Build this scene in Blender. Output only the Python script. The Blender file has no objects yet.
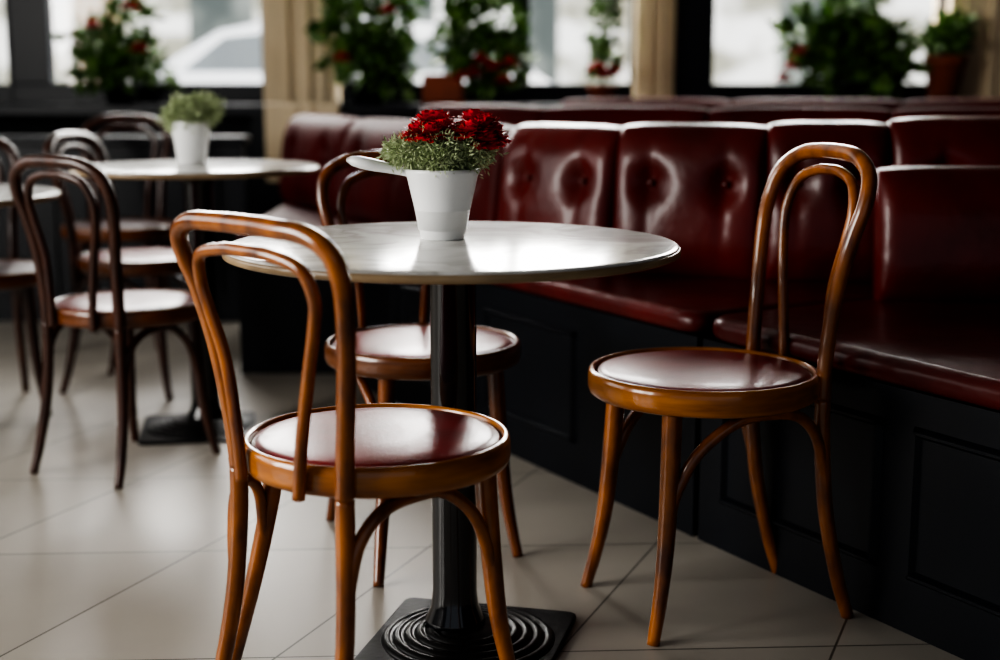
import bpy, math, random
from mathutils import Vector, Matrix
random.seed(7)
scene = bpy.context.scene
COL = scene.collection

# ------------------------------------------------------------------ helpers
def link(o):
    COL.objects.link(o); return o

def mesh_obj(name, verts, faces, mat=None, smooth=True, parent=None, mats=None, fmat=None):
    me = bpy.data.meshes.new(name)
    me.from_pydata([tuple(v) for v in verts], [], faces)
    me.update()
    o = bpy.data.objects.new(name, me)
    if mats:
        for m in mats: me.materials.append(m)
        if fmat:
            for i, p in enumerate(me.polygons): p.material_index = fmat[i]
    elif mat: me.materials.append(mat)
    if smooth:
        for p in me.polygons: p.use_smooth = True
    link(o)
    if parent: o.parent = parent
    return o

def empty(name, loc=(0, 0, 0), rz=0, sc=1.0, label=None, cat=None, group=None):
    o = bpy.data.objects.new(name, None)
    o.empty_display_size = 0.1
    o.location = loc; o.rotation_euler = (0, 0, rz); o.scale = (sc, sc, sc)
    link(o)
    if label: o["label"] = label
    if cat: o["category"] = cat
    if group: o["group"] = group
    return o

def structure(o):
    o["kind"] = "structure"; return o

def catmull(pts, n=8):
    P = [Vector(p) for p in pts]
    P = [P[0] * 2 - P[1]] + P + [P[-1] * 2 - P[-2]]
    out = []
    for i in range(1, len(P) - 2):
        a, b, c, d = P[i - 1], P[i], P[i + 1], P[i + 2]
        for k in range(n):
            t = k / n
            out.append(0.5 * ((2 * b) + (c - a) * t + (2 * a - 5 * b + 4 * c - d) * t * t + (3 * b - a - 3 * c + d) * t ** 3))
    out.append(P[-2])
    return out

def tube_data(path, radii, seg=14):
    n = len(path)
    verts, faces = [], []
    T = []
    for i in range(n):
        a = path[max(i - 1, 0)]; b = path[min(i + 1, n - 1)]
        T.append((b - a).normalized())
    up = Vector((0, 0, 1)) if abs(T[0].z) < 0.9 else Vector((1, 0, 0))
    N = (up - T[0] * up.dot(T[0])).normalized()
    for i in range(n):
        if i:
            N = (N - T[i] * N.dot(T[i])).normalized()
        B = T[i].cross(N)
        r = radii[i]
        for k in range(seg):
            a = 2 * math.pi * k / seg
            verts.append(path[i] + (N * math.cos(a) + B * math.sin(a)) * r)
    for i in range(n - 1):
        for k in range(seg):
            k2 = (k + 1) % seg
            faces.append((i * seg + k, i * seg + k2, (i + 1) * seg + k2, (i + 1) * seg + k))
    faces.append(tuple(range(seg))[::-1])
    faces.append(tuple((n - 1) * seg + k for k in range(seg)))
    return verts, faces

def tube(name, pts, r, mat, parent=None, seg=14, n=8, smooth_path=True):
    path = catmull(pts, n) if smooth_path else [Vector(p) for p in pts]
    m = len(path)
    if isinstance(r, (int, float)):
        radii = [r] * m
    else:
        radii = []
        for i in range(m):
            t = i / (m - 1) * (len(r) - 1)
            j = min(int(t), len(r) - 2)
            radii.append(r[j] + (r[j + 1] - r[j]) * (t - j))
    v, f = tube_data(path, radii, seg)
    return mesh_obj(name, v, f, mat, True, parent)

def lathe(name, prof, mat, parent=None, seg=64, closed=False, loc=(0, 0, 0)):
    verts, faces = [], []
    rings = []
    for r, z in prof:
        if r < 1e-6:
            rings.append([len(verts)]); verts.append((loc[0], loc[1], loc[2] + z))
        else:
            s = len(verts)
            for k in range(seg):
                a = 2 * math.pi * k / seg
                verts.append((loc[0] + r * math.cos(a), loc[1] + r * math.sin(a), loc[2] + z))
            rings.append(list(range(s, s + seg)))
    pairs = list(zip(rings[:-1], rings[1:]))
    if closed: pairs.append((rings[-1], rings[0]))
    for A, B in pairs:
        if len(A) == 1 and len(B) == 1: continue
        for k in range(seg):
            k2 = (k + 1) % seg
            if len(A) == 1: faces.append((A[0], B[k2], B[k]))
            elif len(B) == 1: faces.append((A[k], A[k2], B[0]))
            else: faces.append((A[k], A[k2], B[k2], B[k]))
    return mesh_obj(name, verts, faces, mat, True, parent)

def box_data(x0, x1, y0, y1, z0, z1):
    v = [(x0, y0, z0), (x1, y0, z0), (x1, y1, z0), (x0, y1, z0), (x0, y0, z1), (x1, y0, z1), (x1, y1, z1), (x0, y1, z1)]
    f = [(0, 3, 2, 1), (4, 5, 6, 7), (0, 1, 5, 4), (1, 2, 6, 5), (2, 3, 7, 6), (3, 0, 4, 7)]
    return v, f

def boxes(name, lst, mat, parent=None, bevel=0.0):
    V, F = [], []
    for b in lst:
        v, f = box_data(*b)
        o = len(V); V += v; F += [tuple(i + o for i in q) for q in f]
    ob = mesh_obj(name, V, F, mat, False, parent)
    if bevel:
        m = ob.modifiers.new("bevel", 'BEVEL'); m.width = bevel; m.segments = 2
    return ob

def prism(name, poly, z0, z1, mat, parent=None, bevel=0.0, seg=4):
    n = len(poly)
    area = sum(poly[i][0] * poly[(i + 1) % n][1] - poly[(i + 1) % n][0] * poly[i][1] for i in range(n))
    if area < 0: poly = poly[::-1]
    V = [(x, y, z0) for x, y in poly] + [(x, y, z1) for x, y in poly]
    F = [tuple(range(n))[::-1], tuple(range(n, 2 * n))]
    for i in range(n):
        j = (i + 1) % n
        F.append((i, j, n + j, n + i))
    o = mesh_obj(name, V, F, mat, bevel > 0, parent)
    if bevel:
        m = o.modifiers.new("bevel", 'BEVEL'); m.width = bevel; m.segments = seg
        m.limit_method = 'ANGLE'; m.angle_limit = math.radians(50)
        w = o.modifiers.new("wn", 'WEIGHTED_NORMAL')
    return o

# ------------------------------------------------------------------ materials
def new_mat(name):
    m = bpy.data.materials.new(name); m.use_nodes = True
    nt = m.node_tree
    return m, nt, nt.nodes["Principled BSDF"]

def noise_mat(name, c1, c2, rough=0.4, scale=5, stretch=(1, 1, 1), rough2=None, bump=0.0, bscale=60, coat=0.0, metallic=0, spec=0.5, detail=6):
    m, nt, b = new_mat(name)
    tc = nt.nodes.new('ShaderNodeTexCoord')
    mp = nt.nodes.new('ShaderNodeMapping'); mp.inputs['Scale'].default_value = stretch
    nz = nt.nodes.new('ShaderNodeTexNoise'); nz.inputs['Scale'].default_value = scale; nz.inputs['Detail'].default_value = detail
    rp = nt.nodes.new('ShaderNodeValToRGB')
    rp.color_ramp.elements[0].position = 0.3; rp.color_ramp.elements[1].position = 0.7
    rp.color_ramp.elements[0].color = (*c1, 1); rp.color_ramp.elements[1].color = (*c2, 1)
    L = nt.links.new
    L(tc.outputs['Object'], mp.inputs['Vector']); L(mp.outputs['Vector'], nz.inputs['Vector'])
    L(nz.outputs['Fac'], rp.inputs['Fac']); L(rp.outputs['Color'], b.inputs['Base Color'])
    b.inputs['Roughness'].default_value = rough
    if rough2 is not None:
        mr = nt.nodes.new('ShaderNodeMapRange')
        mr.inputs['To Min'].default_value = rough; mr.inputs['To Max'].default_value = rough2
        L(nz.outputs['Fac'], mr.inputs['Value']); L(mr.outputs['Result'], b.inputs['Roughness'])
    b.inputs['Metallic'].default_value = metallic
    b.inputs['Specular IOR Level'].default_value = spec
    b.inputs['Coat Weight'].default_value = coat
    b.inputs['Coat Roughness'].default_value = 0.07
    if bump:
        n2 = nt.nodes.new('ShaderNodeTexNoise'); n2.inputs['Scale'].default_value = bscale
        bp = nt.nodes.new('ShaderNodeBump'); bp.inputs['Strength'].default_value = bump; bp.inputs['Distance'].default_value = 0.01
        L(tc.outputs['Object'], n2.inputs['Vector']); L(n2.outputs['Fac'], bp.inputs['Height']); L(bp.outputs['Normal'], b.inputs['Normal'])
    return m

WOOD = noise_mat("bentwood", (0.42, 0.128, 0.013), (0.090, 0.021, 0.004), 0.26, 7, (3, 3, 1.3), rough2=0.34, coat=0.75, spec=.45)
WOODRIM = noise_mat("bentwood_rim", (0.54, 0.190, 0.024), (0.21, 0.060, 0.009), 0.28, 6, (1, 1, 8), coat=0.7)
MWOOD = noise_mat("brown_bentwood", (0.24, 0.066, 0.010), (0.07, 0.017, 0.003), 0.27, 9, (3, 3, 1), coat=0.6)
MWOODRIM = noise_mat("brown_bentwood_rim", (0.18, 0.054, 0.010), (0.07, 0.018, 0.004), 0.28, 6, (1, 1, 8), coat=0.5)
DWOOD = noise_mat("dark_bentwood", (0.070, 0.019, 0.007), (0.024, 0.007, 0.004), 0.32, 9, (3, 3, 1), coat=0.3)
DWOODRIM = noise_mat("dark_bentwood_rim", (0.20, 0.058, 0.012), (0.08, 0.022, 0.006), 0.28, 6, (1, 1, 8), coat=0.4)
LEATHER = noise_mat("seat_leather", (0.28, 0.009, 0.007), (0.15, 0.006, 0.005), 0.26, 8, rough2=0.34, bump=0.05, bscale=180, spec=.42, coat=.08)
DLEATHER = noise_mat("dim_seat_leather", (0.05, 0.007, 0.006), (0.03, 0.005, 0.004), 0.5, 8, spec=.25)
BENCHL = noise_mat("bench_leather", (0.125, 0.0100, 0.0085), (0.052, 0.0050, 0.0045), 0.28, 4, rough2=0.40, bump=0.3, bscale=18, coat=0.06, spec=.40)
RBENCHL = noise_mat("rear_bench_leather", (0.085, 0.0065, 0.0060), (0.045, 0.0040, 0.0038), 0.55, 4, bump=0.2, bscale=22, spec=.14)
BLACKW = noise_mat("black_painted_wood", (0.0040, 0.0054, 0.0086), (0.0056, 0.0075, 0.0118), 0.36, 6, spec=.38)
IRON = noise_mat("black_iron", (0.004, 0.0045, 0.006), (0.009, 0.009, 0.011), 0.16, 12, bump=0.02, spec=.55, coat=.6)
IRONB = noise_mat("cast_iron_base", (0.003, 0.0035, 0.004), (0.007, 0.007, 0.008), 0.45, 12, bump=0.1, spec=.3)
RINGI = noise_mat("cast_iron_rings", (0.004, 0.0045, 0.005), (0.009, 0.009, 0.010), 0.32, 12, bump=0.05, spec=.4)
BRASS = noise_mat("edge_band", (0.40, 0.29, 0.17), (0.27, 0.19, 0.11), 0.3, 10, spec=0.5)
PORC = noise_mat("white_porcelain", (0.90, 0.91, 0.90), (0.84, 0.85, 0.85), 0.3, 4)
TERRA = noise_mat("terracotta", (0.30, 0.07, 0.03), (0.18, 0.045, 0.02), 0.8, 8)
SOIL = noise_mat("soil", (0.02, 0.014, 0.01), (0.05, 0.035, 0.02), 0.95, 40)
MOSS = noise_mat("sage_foliage", (0.28, 0.36, 0.17), (0.62, 0.68, 0.44), 0.6, 70, detail=2)
LEAF = noise_mat("leaf_green", (0.020, 0.070, 0.015), (0.17, 0.31, 0.07), 0.45, 12, detail=2)
RED = noise_mat("red_petals", (0.95, 0.014, 0.032), (0.52, 0.006, 0.016), 0.5, 60, detail=2)
PINK = noise_mat("window_red_petals", (0.75, 0.03, 0.04), (0.45, 0.012, 0.02), 0.5, 60, detail=2)
CREAM = noise_mat("cream_plaster", (0.78, 0.64, 0.44), (0.66, 0.53, 0.35), 0.7, 3)
DARKWALL = noise_mat("dark_wall", (0.007, 0.009, 0.012), (0.011, 0.014, 0.018), 0.6, 3, spec=.3)
CEIL = noise_mat("ceiling_paint", (0.10, 0.09, 0.075), (0.08, 0.07, 0.06), 0.8, 2)

def marble():
    m, nt, b = new_mat("marble")
    L = nt.links.new
    tc = nt.nodes.new('ShaderNodeTexCoord')
    nz = nt.nodes.new('ShaderNodeTexNoise'); nz.inputs['Scale'].default_value = 3.2; nz.inputs['Detail'].default_value = 9; nz.inputs['Distortion'].default_value = 1.8
    rp = nt.nodes.new('ShaderNodeValToRGB')
    e = rp.color_ramp.elements
    e[0].position = 0.40; e[0].color = (0.84, 0.84, 0.82, 1)
    e[1].position = 0.62; e[1].color = (0.86, 0.86, 0.84, 1)
    k = e.new(0.5); k.color = (0.54, 0.53, 0.50, 1)
    L(tc.outputs['Object'], nz.inputs['Vector']); L(nz.outputs['Fac'], rp.inputs['Fac']); L(rp.outputs['Color'], b.inputs['Base Color'])
    b.inputs['Roughness'].default_value = 0.16
    b.inputs['Specular IOR Level'].default_value = .45
    return m
MARBLE = marble()

def tiles():
    m, nt, b = new_mat("floor_tiles")
    L = nt.links.new
    def M(op, a=None, bb=None, c=None):
        n = nt.nodes.new('ShaderNodeMath'); n.operation = op
        for i, v in enumerate((a, bb, c)):
            if v is None: continue
            if isinstance(v, (int, float)): n.inputs[i].default_value = v
            else: L(v, n.inputs[i])
        return n.outputs[0]
    tc = nt.nodes.new('ShaderNodeTexCoord')
    sx = nt.nodes.new('ShaderNodeSeparateXYZ'); L(tc.outputs['Object'], sx.inputs[0])
    X, Y = sx.outputs[0], sx.outputs[1]
    q1 = M('DIVIDE', M('ADD', M('SUBTRACT', M('MULTIPLY', X, 0.927), M('MULTIPLY', Y, 0.375)), 0.35), 0.487)
    q2 = M('DIVIDE', M('SUBTRACT', M('ADD', M('MULTIPLY', X, -0.05), M('MULTIPLY', Y, 0.9987)), 2.50), 0.62)
    def dist(q, s):
        return M('MULTIPLY', M('SUBTRACT', 0.5, M('ABSOLUTE', M('SUBTRACT', M('FRACT', q), 0.5))), s)
    d = M('MINIMUM', dist(q1, 0.487), dist(q2, 0.62))
    line = M('LESS_THAN', d, 0.0024)
    cx = nt.nodes.new('ShaderNodeCombineXYZ'); L(M('FLOOR', q1), cx.inputs[0]); L(M('FLOOR', q2), cx.inputs[1])
    wn = nt.nodes.new('ShaderNodeTexWhiteNoise'); L(cx.outputs[0], wn.inputs['Vector'])
    nz = nt.nodes.new('ShaderNodeTexNoise'); nz.inputs['Scale'].default_value = 2.2; nz.inputs['Detail'].default_value = 7
    L(tc.outputs['Object'], nz.inputs['Vector'])
    fac = M('ADD', M('MULTIPLY', wn.outputs['Value'], 0.2), M('MULTIPLY', nz.outputs['Fac'], 0.75))
    rp = nt.nodes.new('ShaderNodeValToRGB')
    rp.color_ramp.elements[0].position = 0.25; rp.color_ramp.elements[1].position = 0.75
    rp.color_ramp.elements[0].color = (0.34, 0.312, 0.268, 1); rp.color_ramp.elements[1].color = (0.46, 0.425, 0.372, 1)
    L(fac, rp.inputs['Fac'])
    mx = nt.nodes.new('ShaderNodeMixRGB'); L(M('MULTIPLY', line, .85), mx.inputs['Fac']); L(rp.outputs['Color'], mx.inputs['Color1'])
    mx.inputs['Color2'].default_value = (0.05, 0.045, 0.038, 1)
    L(mx.outputs['Color'], b.inputs['Base Color'])
    mr = nt.nodes.new('ShaderNodeMapRange'); mr.inputs['To Min'].default_value = 0.30; mr.inputs['To Max'].default_value = 0.46
    L(nz.outputs['Fac'], mr.inputs['Value']); L(mr.outputs['Result'], b.inputs['Roughness'])
    b.inputs['Specular IOR Level'].default_value = .42
    return m
TILES = tiles()

def glass():
    m = bpy.data.materials.new("window_glass"); m.use_nodes = True
    nt = m.node_tree; nt.nodes.clear()
    o = nt.nodes.new('ShaderNodeOutputMaterial'); t = nt.nodes.new('ShaderNodeBsdfTransparent')
    g = nt.nodes.new('ShaderNodeBsdfGlossy'); g.inputs['Roughness'].default_value = 0.02
    mx = nt.nodes.new('ShaderNodeMixShader'); mx.inputs[0].default_value = 0.05
    nt.links.new(t.outputs[0], mx.inputs[1]); nt.links.new(g.outputs[0], mx.inputs[2]); nt.links.new(mx.outputs[0], o.inputs[0])
    return m
GLASS = glass()

def glow(name, c1, c2, scale, strength, stretch=(1, 1, 1)):  # emission in the material stands in for daylight on outdoor surfaces
    m, nt, b = new_mat(name)
    L = nt.links.new
    tc = nt.nodes.new('ShaderNodeTexCoord')
    mp = nt.nodes.new('ShaderNodeMapping'); mp.inputs['Scale'].default_value = stretch
    br = nt.nodes.new('ShaderNodeTexNoise'); br.inputs['Scale'].default_value = scale
    rp = nt.nodes.new('ShaderNodeValToRGB'); rp.color_ramp.elements[0].position = 0.42; rp.color_ramp.elements[1].position = 0.58
    rp.color_ramp.elements[0].color = (*c1, 1); rp.color_ramp.elements[1].color = (*c2, 1)
    L(tc.outputs['Object'], mp.inputs['Vector']); L(mp.outputs['Vector'], br.inputs['Vector']); L(br.outputs['Fac'], rp.inputs['Fac'])
    L(rp.outputs['Color'], b.inputs['Base Color']); L(rp.outputs['Color'], b.inputs['Emission Color'])
    b.inputs['Emission Strength'].default_value = strength
    return m
FACADE = glow("facade_daylight_glow", (0.36, 0.35, 0.28), (0.95, 0.94, 0.90), 1.1, 1.25, (1, 1, 1.6))  # facade, its windows and panels emit their own daylight
FACWIN = glow("glowing_facade_windows", (0.12, 0.14, 0.13), (0.32, 0.34, 0.31), 0.9, 0.9)
FACDOOR = glow("glowing_shopfront_panels", (0.25, 0.17, 0.10), (0.40, 0.29, 0.18), 0.7, 0.9)
STREET = glow("glowing_street_asphalt", (0.25, 0.26, 0.27), (0.36, 0.37, 0.39), 1.0, 0.4)  # daylight on the street added as weak emission
CARP = glow("glowing_white_car_paint", (0.80, 0.82, 0.84), (0.90, 0.91, 0.93), 1.0, 1.4)  # car body and glass glow in place of outdoor light
CARG = glow("glowing_car_glass", (0.26, 0.29, 0.31), (0.38, 0.41, 0.43), 1.0, 0.9)
RUBBER = noise_mat("rubber", (0.01, 0.01, 0.01), (0.02, 0.02, 0.02), 0.7, 5)

# ------------------------------------------------------------------ chair
HALF_A = [(.187, .138, .44), (.189, .139, .52), (.200, .147, .64), (.219, .165, .75), (.238, .173, .815), (.255, .156, .868), (.267, .102, .899), (.272, .045, .906), (.273, 0, .907)]
INNER_A = [(.226, .078, .436), (.226, .080, .52), (.226, .092, .64), (.238, .116, .745), (.248, .119, .80), (.259, .096, .848), (.266, .045, .868), (.267, 0, .871)]
HALF_B = [(.187, .138, .44), (.191, .146, .52), (.202, .166, .64), (.220, .187, .74), (.236, .198, .792), (.250, .191, .832), (.260, .147, .855), (.264, .07, .860), (.265, 0, .861)]
INNER_B = [(.226, .074, .436), (.226, .084, .52), (.227, .106, .63), (.236, .135, .715), (.243, .145, .760), (.254, .127, .803), (.260, .060, .818), (.261, 0, .820)]
def build_chair(label, loc, rz, sc, wood, rim, H=HALF_A, I=INNER_A, k=1.0, splay=False, back_l=.163, front_foot=(-.176, .165)):
    root = empty("dining_chair", loc, rz, sc, label, "chair", "bentwood cafe chairs")
    sf = lathe("seat", [(0.200, 0.439), (0.215, 0.437), (0.223, 0.442), (0.2265, 0.452), (0.2265, 0.474), (0.2250, 0.483), (0.2210, 0.4880), (0.2160, 0.4885), (0.2125, 0.485), (0.211, 0.46)], rim, root, 72, True)
    lathe("seat_pad", [(0, 0.4925), (0.09, 0.4920), (0.15, 0.4905), (0.190, 0.4875), (0.205, 0.4840), (0.2105, 0.478), (0.2105, 0.452), (0, 0.450)], LEATHER, sf, 64)["label"] = "glossy burgundy leather seat pad"
    pts = H + [(a, -b, c) for a, b, c in H[-2::-1]]
    rr = [.0155, .015, .0148, .0148, .015, .0152, .0155, .0158, .016, .0158, .0155, .0152, .015, .0148, .0148, .015, .0155]
    bk = tube("backrest", pts, [q * k for q in rr], wood, root, 16, 10)
    pts = I + [(a, -b, c) for a, b, c in I[-2::-1]]
    tube("inner_hoop", pts, .0105 * k, wood, bk, 14, 10)
    for s in (1, -1):
        bl = back_l if s == 1 else .163
        dl = bl - .163
        tube("leg", [(.187, s * .138, .442), (.188, s * (.139 + dl * .05), .36), (.198, s * (.146 + dl * .35), .22), (.222, s * (.156 + dl * .75), .09), (.248, s * bl, 0)], [.0155 * k, .0158, .0152, .014, .0125], wood, root, 16)
        if splay and s == -1:
            tube("leg", [(.088, -.166, .447), (.090, -.182, .36), (.098, -.220, .22), (.110, -.258, .09), (.118, -.286, 0)], [.017, .017, .0155, .014, .012], wood, root, 16)
            tube("brace", [(.197, -.145, .235), (.190, -.156, .32), (.175, -.166, .385), (.148, -.173, .405), (.118, -.178, .37), (.096, -.198, .28)], .0100, wood, root, 12)
            continue
        fb, fl = front_foot if s == 1 else (-.176, .165)
        db = fb + .176; dl = fl - .165
        tube("leg", [(-.128, s * .128, .447), (-.132, s * .133, .34), (-.143 + db * .45, s * (.143 + dl * .45), .18), (-.158 + db * .78, s * (.154 + dl * .78), .08), (fb, s * fl, 0)], [.019, .019, .0165, .014, .012], wood, root, 16)
        tube("brace", [(-.140 + db * .32, s * (.141 + dl * .32), .215), (-.122 + db * .1, s * .142, .285), (-.082, s * .148, .358), (-.01, s * .158, .414), (.06, s * .163, .426), (.125, s * .158, .414), (.168, s * .150, .37), (.188, s * .146, .30), (.197, s * (.1455 + (bl - .163) * .3), .235)], .0112, wood, root, 12)
    return root

def copy_tree(root, loc, rz, sc, label, pad=None):
    new = root.copy(); COL.objects.link(new)
    new.location = loc; new.rotation_euler = (0, 0, rz); new.scale = (sc, sc, sc)
    new["label"] = label
    def rec(src, dst):
        for c in list(src.children):
            k = c.copy(); COL.objects.link(k); k.parent = dst
            if pad and c.name.startswith("seat_pad"):
                k.material_slots[0].link = 'OBJECT'; k.material_slots[0].material = pad
            rec(c, k)
    rec(root, new)
    return new

R = math.radians
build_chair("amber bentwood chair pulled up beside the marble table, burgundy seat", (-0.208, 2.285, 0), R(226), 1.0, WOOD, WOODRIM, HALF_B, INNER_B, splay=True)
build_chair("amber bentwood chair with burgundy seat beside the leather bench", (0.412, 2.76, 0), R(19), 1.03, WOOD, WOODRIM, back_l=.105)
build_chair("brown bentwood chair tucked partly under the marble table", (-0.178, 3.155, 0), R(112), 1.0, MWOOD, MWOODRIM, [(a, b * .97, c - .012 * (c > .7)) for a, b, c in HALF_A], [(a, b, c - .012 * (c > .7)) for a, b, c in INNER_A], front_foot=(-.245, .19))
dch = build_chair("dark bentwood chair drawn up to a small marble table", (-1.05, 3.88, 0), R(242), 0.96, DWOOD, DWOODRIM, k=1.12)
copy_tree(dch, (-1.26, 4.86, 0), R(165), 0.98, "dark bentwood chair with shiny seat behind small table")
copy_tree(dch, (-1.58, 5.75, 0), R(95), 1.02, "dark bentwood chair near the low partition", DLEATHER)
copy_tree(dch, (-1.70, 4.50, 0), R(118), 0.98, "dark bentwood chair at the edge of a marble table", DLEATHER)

# ------------------------------------------------------------------ tables
def build_table(loc, rad, h, base_half, base_rot, label, t=.017, boff=(0, 0)):
    root = empty("cafe_table", loc, 0, 1, label, "table")
    lathe("tabletop", [(0, h), (rad - .012, h), (rad - .006, h - .001), (rad - .003, h - .003), (rad - .003, h - .005), (0, h - .005)], MARBLE, root, 128)
    lathe("edge_band", [(0, h - .005), (rad - .002, h - .005), (rad, h - .007), (rad, h - t), (rad - .008, h - t - .003), (0, h - t - .003)], BRASS, root, 128)["label"] = "tan metal edge band"
    lathe("pole", [(0, h - t - .003), (.10, h - t - .003), (.10, h - t - .012), (.055, h - t - .02), (.044, h - t - .04), (.043, .10), (.046, .07), (.058, .045), (.06, .03), (0, .03)], IRON, root, 48)
    b = base_half
    poly = []
    for cx, cy, a0 in ((b, b, 0), (-b, b, 90), (-b, -b, 180), (b, -b, 270)):
        rr = .02
        for k in range(5):
            a = R(a0 + k * 22.5)
            x = cx - math.copysign(rr, cx) + rr * math.cos(a); y = cy - math.copysign(rr, cy) + rr * math.sin(a)
            poly.append((x * math.cos(base_rot) - y * math.sin(base_rot), x * math.sin(base_rot) + y * math.cos(base_rot)))
    bs = prism("base", poly, 0, .012, IRONB, root, .004, 2)
    bs.location = (boff[0], boff[1], 0)
    prof = [(0, .034)]
    rmax = b * 0.93
    prof += [(.058, .034)]
    steps = 5
    for i in range(steps):
        r0 = .062 + (rmax - .062) * i / steps; r1 = .062 + (rmax - .062) * (i + 1) / steps
        z0 = .034 - .020 * i / steps
        prof += [(r0, z0 - .003), (r0 + (r1 - r0) * .25, z0 + .002), (r0 + (r1 - r0) * .6, z0 + .002), (r1 - .002, z0 - .004)]
    prof += [(rmax, .011), (0, .011)]
    lathe("base_ring", prof, RINGI, bs, 96)
    return root

TH = .779
build_table((-0.088, 2.575, 0), .422, TH, .182, R(-14), "round marble cafe table on black iron pedestal", boff=(.026, -.025))
build_table((-0.925, 4.26, 0), .372, .825, .175, R(10), "small round marble table holding a green potted plant", boff=(-.02, -.02))
build_table((-1.76, 4.12, 0), .44, .75, .17, R(0), "bare round marble table with black pedestal")

# ------------------------------------------------------------------ plants
def leaf_cloud(name, centers, count, size, mat, parent, seed=1, narrow=0.45, out=.12):
    rnd = random.Random(seed)
    V, F = [], []
    tot = sum(c[3] ** 2 * 1.0 for c in centers)
    for (cx, cy, cz, rad, fl) in centers:
        k = int(count * rad ** 2 / tot)
        for _ in range(k):
            d = Vector((rnd.gauss(0, 1), rnd.gauss(0, 1), rnd.gauss(0, 1))).normalized()
            rr = rad * (rnd.random() ** 0.4)
            if rnd.random() < out: rr *= 1.35
            p = Vector((cx + d.x * rr, cy + d.y * rr, cz + d.z * rr * fl))
            dirv = (d * 0.9 + Vector((rnd.gauss(0, .5), rnd.gauss(0, .5), rnd.gauss(0, .5)))).normalized()
            side = dirv.cross(Vector((rnd.gauss(0, 1), rnd.gauss(0, 1), rnd.gauss(0, 1)))).normalized()
            nrm = dirv.cross(side)
            s = size * rnd.uniform(.6, 1.3); w = s * narrow
            o = len(V)
            V += [p, p + dirv * s * .5 + side * w * .5 + nrm * s * .08, p + dirv * s, p + dirv * s * .5 - side * w * .5 + nrm * s * .08, p + dirv * s * .5 - nrm * s * .05]
            F += [(o, o + 1, o + 4), (o + 1, o + 2, o + 4), (o + 2, o + 3, o + 4), (o + 3, o, o + 4)]
    return mesh_obj(name, V, F, mat, False, parent)

def bloom(parent, loc, rad, seed, mat=None):
    rnd = random.Random(seed)
    V, F = [], []
    for layer in range(7):
        npet = 5 + layer * 3
        tilt = R(84 - layer * 17)
        for k in range(npet):
            a = 2 * math.pi * (k + rnd.random() * .5) / npet
            L = rad * (.62 + .06 * layer) * rnd.uniform(.9, 1.06)
            w = rad * .46
            t = tilt + rnd.uniform(-.15, .15)
            out = Vector((math.cos(a), math.sin(a), 0)); sd = Vector((-math.sin(a), math.cos(a), 0))
            o = len(V)
            for i, f in enumerate((0, .5, 1.0)):
                c = out * (math.cos(t + f * .3) * L * f + rad * .05) + Vector((0, 0, math.sin(t) * L * f * .85))
                ww = w * (.25, .85, .9)[i]
                for j in (-1, 0, 1):
                    ruff = rnd.uniform(-.1, .1) * rad * f
                    V.append(c + sd * ww * .5 * j + Vector((0, 0, ruff)) + out * ruff)
            V2 = Vector(loc)
            for q in range(o, len(V)): V[q] = V[q] + V2
            for i in range(2):
                for j in range(2):
                    F.append((o + i * 3 + j, o + i * 3 + j + 1, o + (i + 1) * 3 + j + 1, o + (i + 1) * 3 + j))
    return mesh_obj("flower", V, F, mat or RED, True, parent)

pot = empty("potted_flowers", (-0.109, 2.635, TH), 0, .925, "white tapered pot with grey-green foliage and red carnations", "potted plant")
lathe("pot", [(0, 0), (.042, 0), (.045, .003), (.050, .03), (.073, .130), (.0765, .137), (.0765, .144), (.072, .144), (.069, .130), (.050, .02), (0, .02)], PORC, pot, 64)
lathe("soil", [(0, .130), (.068, .128), (.067, .120), (0, .120)], SOIL, pot, 32)
leaf_cloud("foliage", [(0, 0, .164, .074, .58), (-.060, -.01, .177, .055, .7), (.052, -.01, .175, .055, .7), (-.02, .01, .195, .058, .7), (.05, .02, .195, .045, .8), (0, -.05, .164, .042, .6), (-.088, 0, .178, .033, .6), (.080, 0, .178, .028, .6), (0, -.03, .19, .045, .6)], 9500, .012, MOSS, pot, 3, narrow=.3, out=.06)
for i, (x, y, z, r) in enumerate([(-.046, -.01, .217, .039), (-.022, -.025, .214, .039), (.000, .0, .222, .038), (-.030, .02, .238, .038), (-.006, .02, .240, .036), (.060, -.018, .218, .041), (.082, .000, .226, .041), (.102, .008, .208, .037), (.062, .022, .240, .038), (.088, .02, .236, .035), (.092, -.025, .198, .034)]):
    bloom(pot, (x, y, z), r, i)
V, F = [], []
prof = [(-.062, .014, .134, .008), (-.085, .015, .140, .009), (-.11, .020, .146, .011), (-.14, .028, .152, .013), (-.165, .029, .157, .013), (-.183, .020, .160, .010), (-.194, .006, .162, .004)]
SEG = 12
for x, w, z, hh in prof:
    for k in range(SEG):
        a = 2 * math.pi * k / SEG
        V.append((x, w * math.cos(a) - .01, z + hh * math.sin(a)))
for i in range(len(prof) - 1):
    for k in range(SEG):
        k2 = (k + 1) % SEG
        F.append((i * SEG + k, i * SEG + k2, (i + 1) * SEG + k2, (i + 1) * SEG + k))
F.append(tuple(range(SEG))); F.append(tuple((len(prof) - 1) * SEG + SEG - 1 - k for k in range(SEG)))
mesh_obj("pot_handle", V, F, PORC, True, pot)["label"] = "flat white scoop-like handle"

pot2 = empty("potted_shrub", (-0.95, 4.31, 0.825), 0, 1, "white tapered pot with a dome of small green leaves", "potted plant")
lathe("pot", [(0, 0), (.040, 0), (.043, .003), (.060, .125), (.063, .13), (.059, .13), (.055, .11), (0, .11)], PORC, pot2, 48)
leaf_cloud("foliage", [(0, 0, .15, .07, .75), (.045, 0, .17, .05, .8), (-.03, 0, .14, .055, .7)], 2500, .018, MOSS, pot2, 5, narrow=.4)

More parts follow.
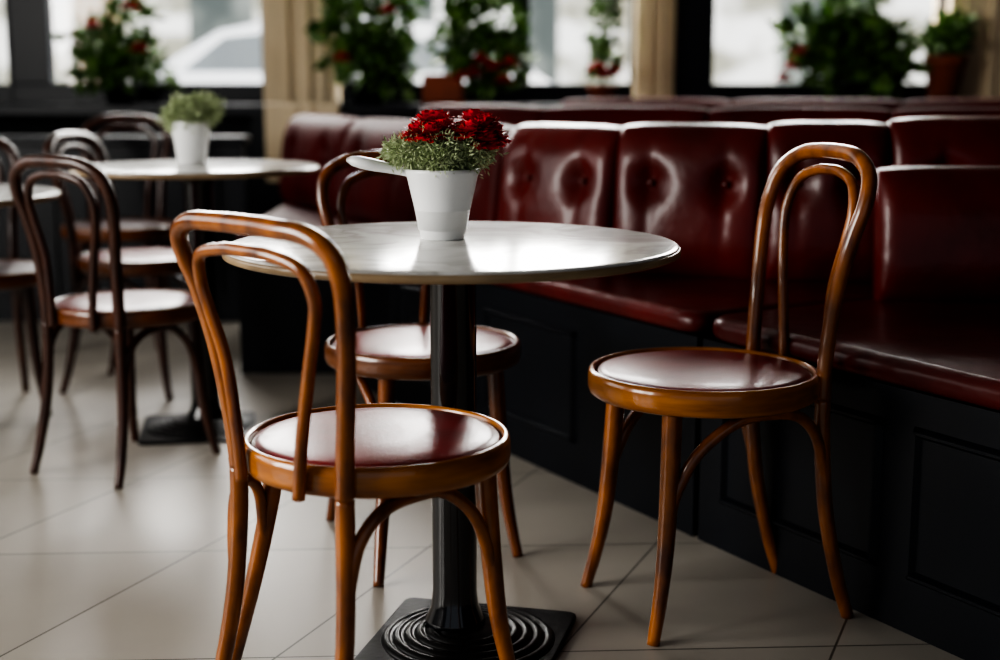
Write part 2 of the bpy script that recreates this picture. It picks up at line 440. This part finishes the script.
def window_plant(x, y, z, centers, count, size, label, flowers=(), potr=.12, poth=.2, seed=1, trough=None, pmat=TERRA):
    root = empty("potted_plant", (x, y, z), 0, 1, label, "potted plant")
    if trough:
        boxes("pot", [(-trough, trough, -.09, .09, 0, poth)], pmat, root, .012)
    else:
        lathe("pot", [(0, 0), (potr * .7, 0), (potr * .95, poth * .82), (potr * 1.05, poth * .82), (potr * 1.05, poth), (potr * .92, poth), (potr * .88, poth * .85), (0, poth * .85)], pmat, root, 40)
    for i, c in enumerate(centers[:7]):
        tube("stem", [(0, 0, poth * .8), (c[0] * .4, c[1] * .4, poth + (c[2] - poth) * .5), (c[0], c[1], max(c[2], poth))], .006, LEAF, root, 6, 5)
    leaf_cloud("foliage", centers, count, size, LEAF, root, seed, narrow=.6, out=.35)
    for i, f in enumerate(flowers):
        bloom(root, f, .048, seed * 10 + i, PINK)
    return root

WY = 7.9
SILL = 0.96
window_plant(-2.08, WY - .18, SILL, [(0, 0, .2, .14, .7), (-.08, 0, .32, .10, 1), (.11, 0, .24, .10, 1), (.04, 0, .45, .07, 1.4), (.05, 0, .62, .055, 1.6), (-.16, -.05, .18, .08, 1), (.08, 0, .80, .06, 1.6), (-.2, 0, .36, .05, 1), (.22, 0, .18, .06, 1), (.14, 0, .46, .04, 1.3), (-.05, 0, .70, .045, 1.5)], 640, .09, "leafy potted climber with pink blossoms on window sill", [(.1, -.1, .52), (-.1, -.12, .42), (.14, -.1, .30)], .10, .10, 11, None, BLACKW)
window_plant(-.72, WY - .18, SILL, [(0, 0, .24, .16, .8), (-.10, 0, .42, .12, 1), (.1, 0, .2, .10, 1), (-.08, 0, .65, .10, 1.4), (.05, 0, .85, .12, 1.2), (.14, 0, .47, .09, 1.2), (.13, 0, .32, .08, 1), (-.1, 0, .95, .09, 1), (.18, 0, .6, .06, 1.2)], 980, .10, "dense leafy plant in dark pot on window sill", [(-.12, -.17, .25), (.12, -.12, .5)], .11, .12, 12, None, BLACKW)
window_plant(-.31, WY - .20, SILL, [(.22, 0, .26, .12, 1), (.13, 0, .42, .09, 1.2), (.32, 0, .22, .10, 1), (.18, 0, .62, .08, 1.4), (.34, 0, .46, .07, 1.3), (.06, 0, .28, .07, 1), (.26, 0, .8, .07, 1.1), (.05, 0, .5, .05, 1.3)], 720, .095, "green trailing plant with red blossoms in terracotta trough on sill", [(.17, -.15, .17), (.27, -.16, .2), (.21, -.15, .24), (.33, -.14, .13), (.36, -.12, .22), (.11, -.13, .15)], .1, .16, 13, trough=.11)
window_plant(.56, WY - .18, SILL, [(0, 0, .22, .07, 1), (0, 0, .4, .06, 1.3), (.02, 0, .6, .07, 1.3), (-.02, 0, .8, .10, 1.2), (.08, 0, .7, .06, 1)], 420, .075, "slender upright plant with red blossoms on sill", [(0, -.1, .16), (.05, -.1, .18), (-.04, -.1, .2)], .08, .1, 14)
window_plant(1.92, WY - .18, SILL, [(0, 0, .24, .17, .9), (-.14, 0, .32, .11, 1), (.13, 0, .30, .12, 1), (0, 0, .42, .09, 1.2), (-.27, 0, .38, .06, 1.3), (.08, 0, .56, .05, 1.4), (-.1, 0, .52, .045, 1.4), (.22, 0, .22, .08, 1)], 800, .12, "dark bushy fern in black pot on window sill", [(-.34, -.06, .2), (-.30, -.08, .28), (-.38, -.05, .14)], .12, .12, 15, None, BLACKW)
window_plant(2.43, WY - .18, SILL, [(0, 0, .34, .09, .8), (.04, 0, .4, .07, .8)], 400, .065, "small green plant in tall terracotta pot", [], .11, .26, 16)

# ------------------------------------------------------------------ banquette benches
def tuft_panel(parent, p0, p1, z0, z1, thick, cols, rows, lean=.05, buttons=True, gap=.0008, edge=.05, mat=None):
    mat = mat or BENCHL
    p0 = Vector((p0[0], p0[1], 0)); p1 = Vector((p1[0], p1[1], 0))
    d = (p1 - p0); W = d.length; d.normalize()
    nrm = Vector((d.y, -d.x, 0))
    p0 = p0 + d * gap; W -= 2 * gap
    NU = max(24, int(W / .010)); NV = 44
    bt = []
    H = z1 - z0
    for i in range(cols):
        for j in range(rows):
            bt.append(((i + .5) / cols * W, H * (0.62 if rows == 1 else (.3 + .36 * j))))
    V, F = [], []
    def prof(t, e):
        m = min(t, 1 - t)
        x = min(m / e, 1.0)
        return math.sqrt(max(0, 1 - (1 - x) ** 2))
    for v in range(NV + 1):
        for u in range(NU + 1):
            tu = u / NU; tv = v / NV
            x = tu * W
            scal = 1 - .03 * (1 - prof(tu, .3)) * tv
            z = tv * H * scal
            side = .62 + .38 * prof(tu, edge / W)
            y = thick * (.05 + .95 * side * prof(tv, .12 / H)) if 0 < v < NV else 0
            if 0 < v < NV:
                y += .018 * math.sin(math.pi * tv) * math.sin(math.pi * tu)
                if buttons:
                    for bx, bz in bt:
                        dx = x - bx; dz = z - bz
                        q = math.sqrt(dx * dx + dz * dz)
                        y -= .036 * math.exp(-(q / .048) ** 2)
                        y -= .010 * math.exp(-(dx / .020) ** 2) * math.exp(-(abs(dz) / (.16 if dz < 0 else .09)) ** 2)
            V.append(p0 + d * x + nrm * y + Vector((0, 0, z0 + z)) - nrm * lean * tv)
    st = NU + 1
    for v in range(NV):
        for u in range(NU):
            a = v * st + u
            F.append((a, a + 1, a + st + 1, a + st))
    o = len(V)
    for (tu, tv, sc) in ((0, 0, 1), (1, 0, 1), (1, 1, .94), (0, 1, .94)):
        V.append(p0 + d * tu * W + Vector((0, 0, z0 + tv * H * sc)) - nrm * (lean * tv + .03))
    bl, br, tl, tr = 0, NU, NV * st, NV * st + NU
    F.append((o, o + 3, o + 2, o + 1))
    F.append(tuple([o, o + 1] + [NU - i for i in range(NU + 1)]))
    F.append(tuple([o + 2, o + 3] + [tl + i for i in range(NU + 1)]))
    F.append(tuple([o + 1, o + 2] + [tr - i * st for i in range(NV + 1)]))
    F.append(tuple([o + 3, o] + [bl + i * st for i in range(NV + 1)]))
    ob = mesh_obj("backrest", V, F, mat, True, parent)
    if buttons:
        for bx, bz in bt:
            c = p0 + d * bx + nrm * (thick - .020 - lean * bz / H) + Vector((0, 0, z0 + bz))
            vv, ff = [], []
            N = 12
            vv.append(c + nrm * .007)
            for ring, (rr, hh) in enumerate(((.006, .006), (.010, .002), (.011, -.012))):
                for k in range(N):
                    a = 2 * math.pi * k / N
                    vv.append(c + d * rr * math.cos(a) + Vector((0, 0, rr * math.sin(a))) + nrm * hh)
            for k in range(N):
                k2 = (k + 1) % N
                ff.append((0, 1 + k, 1 + k2))
                for q in range(2):
                    ff.append((1 + q * N + k, 1 + (q + 1) * N + k, 1 + (q + 1) * N + k2, 1 + q * N + k2))
            mesh_obj("button", vv, ff, mat, True, ob)
    return ob

P0 = Vector((.07, 3.88)); U = Vector((.496, -.868)).normalized(); NN = Vector((-U.y, U.x))
def FL(s, off=0):
    p = P0 + U * s + NN * off
    return (p.x, p.y)
ZB = .487; ZS = .542
def moulding(parent, s0, s1):
    V, F = [], []
    z0, z1, w = .11, .42, .022
    def bar(a0, a1, b0, b1):
        o = len(V)
        for (s, z) in ((a0, b0), (a1, b0), (a1, b1), (a0, b1)):
            p = FL(s, .0005); V.append((p[0], p[1], z))
        e = .008
        for (s, z) in ((a0 + e, b0 + e), (a1 - e, b0 + e), (a1 - e, b1 - e), (a0 + e, b1 - e)):
            p = FL(s, -.012); V.append((p[0], p[1], z))
        F.extend([tuple(o + i for i in q) for q in ((0, 3, 2, 1), (4, 5, 6, 7), (0, 1, 5, 4), (1, 2, 6, 5), (2, 3, 7, 6), (3, 0, 4, 7))])
    bar(s0, s1, z0, z0 + w); bar(s0, s1, z1 - w, z1); bar(s0, s0 + w, z0, z1); bar(s1 - w, s1, z0, z1)
    return mesh_obj("panel_moulding", V, F, BLACKW, False, parent)

bA = empty("banquette_bench", (0, 0, 0), 0, 1, "long burgundy tufted leather banquette on black panelled base", "bench")
backA = [(-.95, 6.3), (-.6, 5.6), (-.25, 4.9), (.02, 4.25), (.33, 3.93), (.72, 3.77), (1.04, 3.72), (1.60, 3.72)]
baseA = prism("base", [(-.97, 6.25), (-.97, 5.10), FL(-1.40, .0), FL(.79, 0), (.93, 3.52), (1.60, 3.57)] + [(x, y + .02) for x, y in backA[::-1]], 0, ZB, BLACKW, bA)
s = -1.35
while s < .2:
    moulding(baseA, s, s + .50); s += .56
prism("seat_cushion", [(-.975, 6.25), (-.975, 5.095), FL(-1.405, -.01), FL(.72, -.010), FL(.765, .0), FL(.79, .035), (.88, 3.46), (1.60, 3.55)] + [(x, y + .02) for x, y in backA[::-1]], ZB, ZS, BENCHL, bA, .025, 6)
tops = [.94, .94, .945, .955, .963, .972, .985]
for i in range(len(backA) - 1):
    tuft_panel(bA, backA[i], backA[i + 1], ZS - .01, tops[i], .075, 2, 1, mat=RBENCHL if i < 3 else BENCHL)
bB = empty("banquette_bench", (0, 0, 0), 0, 1, "burgundy leather corner banquette with low plain back", "bench")
baseB = prism("base", [FL(.81, 0), FL(2.9, 0), (2.1, 1.6), (2.1, 3.44), (.95, 3.44)], 0, ZB, BLACKW, bB)
s = .89
while s < 2.8:
    moulding(baseB, s, s + .50); s += .58
prism("seat_cushion", [FL(.82, .035), FL(.845, .0), FL(.89, -.010), FL(2.9, -.010), (2.1, 1.6), (2.1, 3.42), (.92, 3.42)], ZB, ZS + .003, BENCHL, bB, .025, 6)
tuft_panel(bB, (.925, 3.40), (1.50, 3.36), ZS - .01, .872, .08, 2, 1, buttons=False)
tuft_panel(bB, (1.50, 3.36), (2.08, 3.32), ZS - .01, .872, .08, 2, 1, buttons=False)
bC = empty("banquette_bench", (0, 0, 0), 0, 1, "burgundy leather banquette standing behind the tufted bench", "bench")
rb = [(-.35, 5.75), (.15, 5.35), (.75, 5.10), (1.35, 4.85), (2.1, 4.65)]
prism("base", [(x, y - .42) for x, y in rb] + [(x, y + .02) for x, y in rb[::-1]], 0, .45, BLACKW, bC)
prism("seat_cushion", [(x, y - .43) for x, y in rb] + [(x, y + .02) for x, y in rb[::-1]], .45, .52, RBENCHL, bC, .02, 3)
for i in range(len(rb) - 1):
    tuft_panel(bC, rb[i], rb[i + 1], .51, .99, .045, 2, 2, buttons=False, mat=RBENCHL)
bD = empty("banquette_bench", (0, 0, 0), 0, 1, "burgundy leather banquette below the windows", "bench")
rb = [(.3, 6.9), (1.1, 6.75), (1.9, 6.6), (2.9, 6.45)]
prism("base", [(x, y - .42) for x, y in rb] + [(x, y + .02) for x, y in rb[::-1]], 0, .45, BLACKW, bD)
prism("seat_cushion", [(x, y - .43) for x, y in rb] + [(x, y + .02) for x, y in rb[::-1]], .45, .52, RBENCHL, bD, .02, 3)
for i in range(len(rb) - 1):
    tuft_panel(bD, rb[i], rb[i + 1], .51, 1.0, .045, 2, 2, buttons=False, mat=RBENCHL)

dv = empty("room_divider", (0, 0, 0), 0, 1, "low black painted panelled divider behind the dark chairs", "room divider")
boxes("divider_body", [(-4.2, -1.15, 6.25, 6.33, 0, .80)], BLACKW, dv)
boxes("cap_rail", [(-4.22, -1.13, 6.22, 6.36, .80, .84)], BLACKW, dv, .008)
xx = -4.1
while xx < -1.7:
    ww = .62
    V, F = [], []
    for b in ((xx, xx + ww, 6.235, 6.25, .12, .145), (xx, xx + ww, 6.235, 6.25, .655, .68), (xx, xx + .025, 6.235, 6.25, .145, .655), (xx + ww - .025, xx + ww, 6.235, 6.25, .145, .655)):
        v, f = box_data(*b); o = len(V); V += v; F += [tuple(i + o for i in q) for q in f]
    mesh_obj("panel_moulding", V, F, BLACKW, False, dv)
    xx += .74

# ------------------------------------------------------------------ room
structure(boxes("floor", [(-4.5, 3.6, -3, 8.2, -.1, 0)], TILES))
structure(boxes("ceiling", [(-4.5, 3.6, -3, 8.2, 3.2, 3.3)], CEIL))
structure(boxes("wall_right", [(3.5, 3.6, -3, 8.2, 0, 3.2)], DARKWALL))
structure(boxes("wall_left", [(-4.5, -4.4, -3, 8.2, 0, .9), (-4.5, -4.4, -3, 8.2, 2.9, 3.2), (-4.5, -4.4, -3, -.5, .9, 2.9), (-4.5, -4.4, 5.2, 8.2, .9, 2.9), (-4.5, -4.4, 2.2, 2.5, .9, 2.9)], DARKWALL))
structure(boxes("wall_north", [(-4.4, 3.5, 8.0, 8.2, 0, .94), (-4.4, 3.5, 8.0, 8.2, 3.0, 3.2)], DARKWALL))
structure(boxes("trim_1", [(-4.4, 3.5, 7.55, 8.02, .90, .96)], BLACKW, bevel=.006))
def column(n, x0, x1, mat=CREAM):
    w = x1 - x0
    structure(boxes("trim_%d" % n, [(x0, x1, 7.86, 8.2, .96, 3.2), (x0 + w * .12, x1 - w * .12, 7.83, 7.86, .96, 3.2), (x0 + w * .34, x0 + w * .40, 7.80, 7.83, .96, 3.2), (x0 + w * .62, x0 + w * .68, 7.80, 7.83, .96, 3.2)], mat, bevel=.008))
column(2, -1.32, -.92); column(3, .75, .97); column(4, 2.49, 3.1)
structure(boxes("trim_5", [(-1.255, -.86, 7.49, 7.555, .55, .965), (-1.12, -1.08, 7.475, 7.49, .55, .965), (-1.02, -.99, 7.475, 7.49, .55, .965)], CREAM, bevel=.006))
structure(boxes("trim_6", [(-1.34, -.86, 7.56, 8.0, 0, .90)], DARKWALL))
def window(n, x0, x1, mull, fl=.08, fr=.08):
    o = boxes("window_%d" % n, [(x0, x1, 7.95, 8.05, .96, 1.07), (x0, x1, 7.95, 8.05, 2.9, 3.0), (x0, x0 + fl, 7.95, 8.05, 1.07, 2.9), (x1 - fr, x1, 7.95, 8.05, 1.07, 2.9)] + [(m - .045, m + .045, 7.95, 8.05, 1.07, 2.9) for m in mull], BLACKW, bevel=.005)
    structure(o)
    mesh_obj("glass", [(x0, 8.0, 1.0), (x1, 8.0, 1.0), (x1, 8.0, 2.95), (x0, 8.0, 2.95)], [(0, 1, 2, 3)], GLASS, False, o)
window(1, -2.75, -1.32, [], .22, .02)
window(2, -.90, .75, [.12], .02, .02)
window(3, .97, 2.49, [1.88], .23, .02)
window(4, -4.4, -2.75, [], .05, .02)

# ------------------------------------------------------------------ outside
g = boxes("street_ground", [(-25, 25, 8.2, 40, -.1, 0)], STREET); structure(g)
fac = boxes("building_facade", [(-20, 20, 22, 23, 0, 12)], FACADE); fac["label"] = "pale building facade across the street, daylight put in as glow"; fac["category"] = "building"
x = -18.4; i = 0
while x < 18:
    for z in (.5, 4.2, 7.5):
        boxes("facade_window", [(x, x + (1.0, 1.5, .7)[i % 3], 21.9, 22.0, z, z + 2.4)], FACDOOR if (i % 4 == 1 and z < 1) else FACWIN, fac)
    x += (2.3, 2.7, 1.8)[i % 3]; i += 1
def car(loc):
    root = empty("parked_car", loc, 0, 1.05, "white hatchback car parked on the street outside", "car")
    side = [(-2.0, .35), (-2.07, .55), (-2.03, .78), (-1.85, .90), (-1.1, 1.0), (-.85, 1.18), (-.50, 1.38), (-.1, 1.46), (.5, 1.48), (1.0, 1.42), (1.4, 1.28), (1.75, 1.05), (1.95, .90), (2.02, .65), (2.0, .35)]
    n = len(side)
    V = [(x, -.8, z) for x, z in side] + [(x, .8, z) for x, z in side]
    F = [tuple(range(n)), tuple(range(n, 2 * n))[::-1]] + [(i, n + i, n + (i + 1) % n, (i + 1) % n) for i in range(n)]
    b = mesh_obj("car_body", V, F, CARP, False, root)
    mm = b.modifiers.new("b", 'BEVEL'); mm.width = .07; mm.segments = 3
    for (a) in ([(-.75, 1.10), (-.45, 1.33), (.05, 1.38), (.05, 1.10)], [(.13, 1.10), (.13, 1.38), (.6, 1.37), (1.15, 1.26), (1.3, 1.10)]):
        mesh_obj("side_window", [(x, -.812, z) for x, z in a], [tuple(range(len(a)))], CARG, False, b)
    for wx in (-1.3, 1.25):
        w = lathe("wheel", [(0, -.1), (.2, -.1), (.32, -.09), (.33, 0), (.32, .09), (.2, .1), (0, .1)], RUBBER, root, 32)
        w.rotation_euler = (R(90), 0, 0); w.location = (wx, -.76, .33)
    return root
car((-1.5, 11.0, 0.0))

# ------------------------------------------------------------------ lights
def area(name, loc, rot, sx, sy, power, col):
    l = bpy.data.lights.new(name, 'AREA'); l.shape = 'RECTANGLE'; l.size = sx; l.size_y = sy; l.energy = power; l.color = col
    o = bpy.data.objects.new(name, l); o.location = loc; o.rotation_euler = rot; link(o); return o
for xc, w, pw in ((-2.0, 1.2, 90), (0, 1.5, 140), (1.75, 1.3, 110)):
    area("window_daylight", (xc, 8.35, 2.35), (R(-70), 0, 0), w, 1.3, pw, (1.0, .98, .95))
area("side_daylight", (-4.55, .9, 1.9), (0, R(-90), 0), 2.0, 2.6, 220, (1.0, .97, .92))
area("side_daylight", (-4.55, 3.8, 1.9), (0, R(-90), 0), 2.0, 2.4, 32, (1.0, .97, .92))

w = bpy.data.worlds.new("World"); scene.world = w; w.use_nodes = True
bg = w.node_tree.nodes["Background"]; bg.inputs[0].default_value = (.72, .78, .88, 1); bg.inputs[1].default_value = .36

# ------------------------------------------------------------------ camera
cam = bpy.data.cameras.new("camera"); co = bpy.data.objects.new("camera", cam); link(co)
co.location = (0, 0, 1.07); co.rotation_euler = (R(90 - 10.06), 0, 0)
cam.lens = 50; cam.sensor_width = 36
cam.dof.use_dof = True; cam.dof.focus_distance = 2.55; cam.dof.aperture_fstop = 1.7
scene.camera = co
try:
    scene.view_settings.view_transform = 'AgX'
    scene.view_settings.look = 'AgX - High Contrast'
    scene.view_settings.exposure = 0.25
except Exception as ex:
    print(ex)
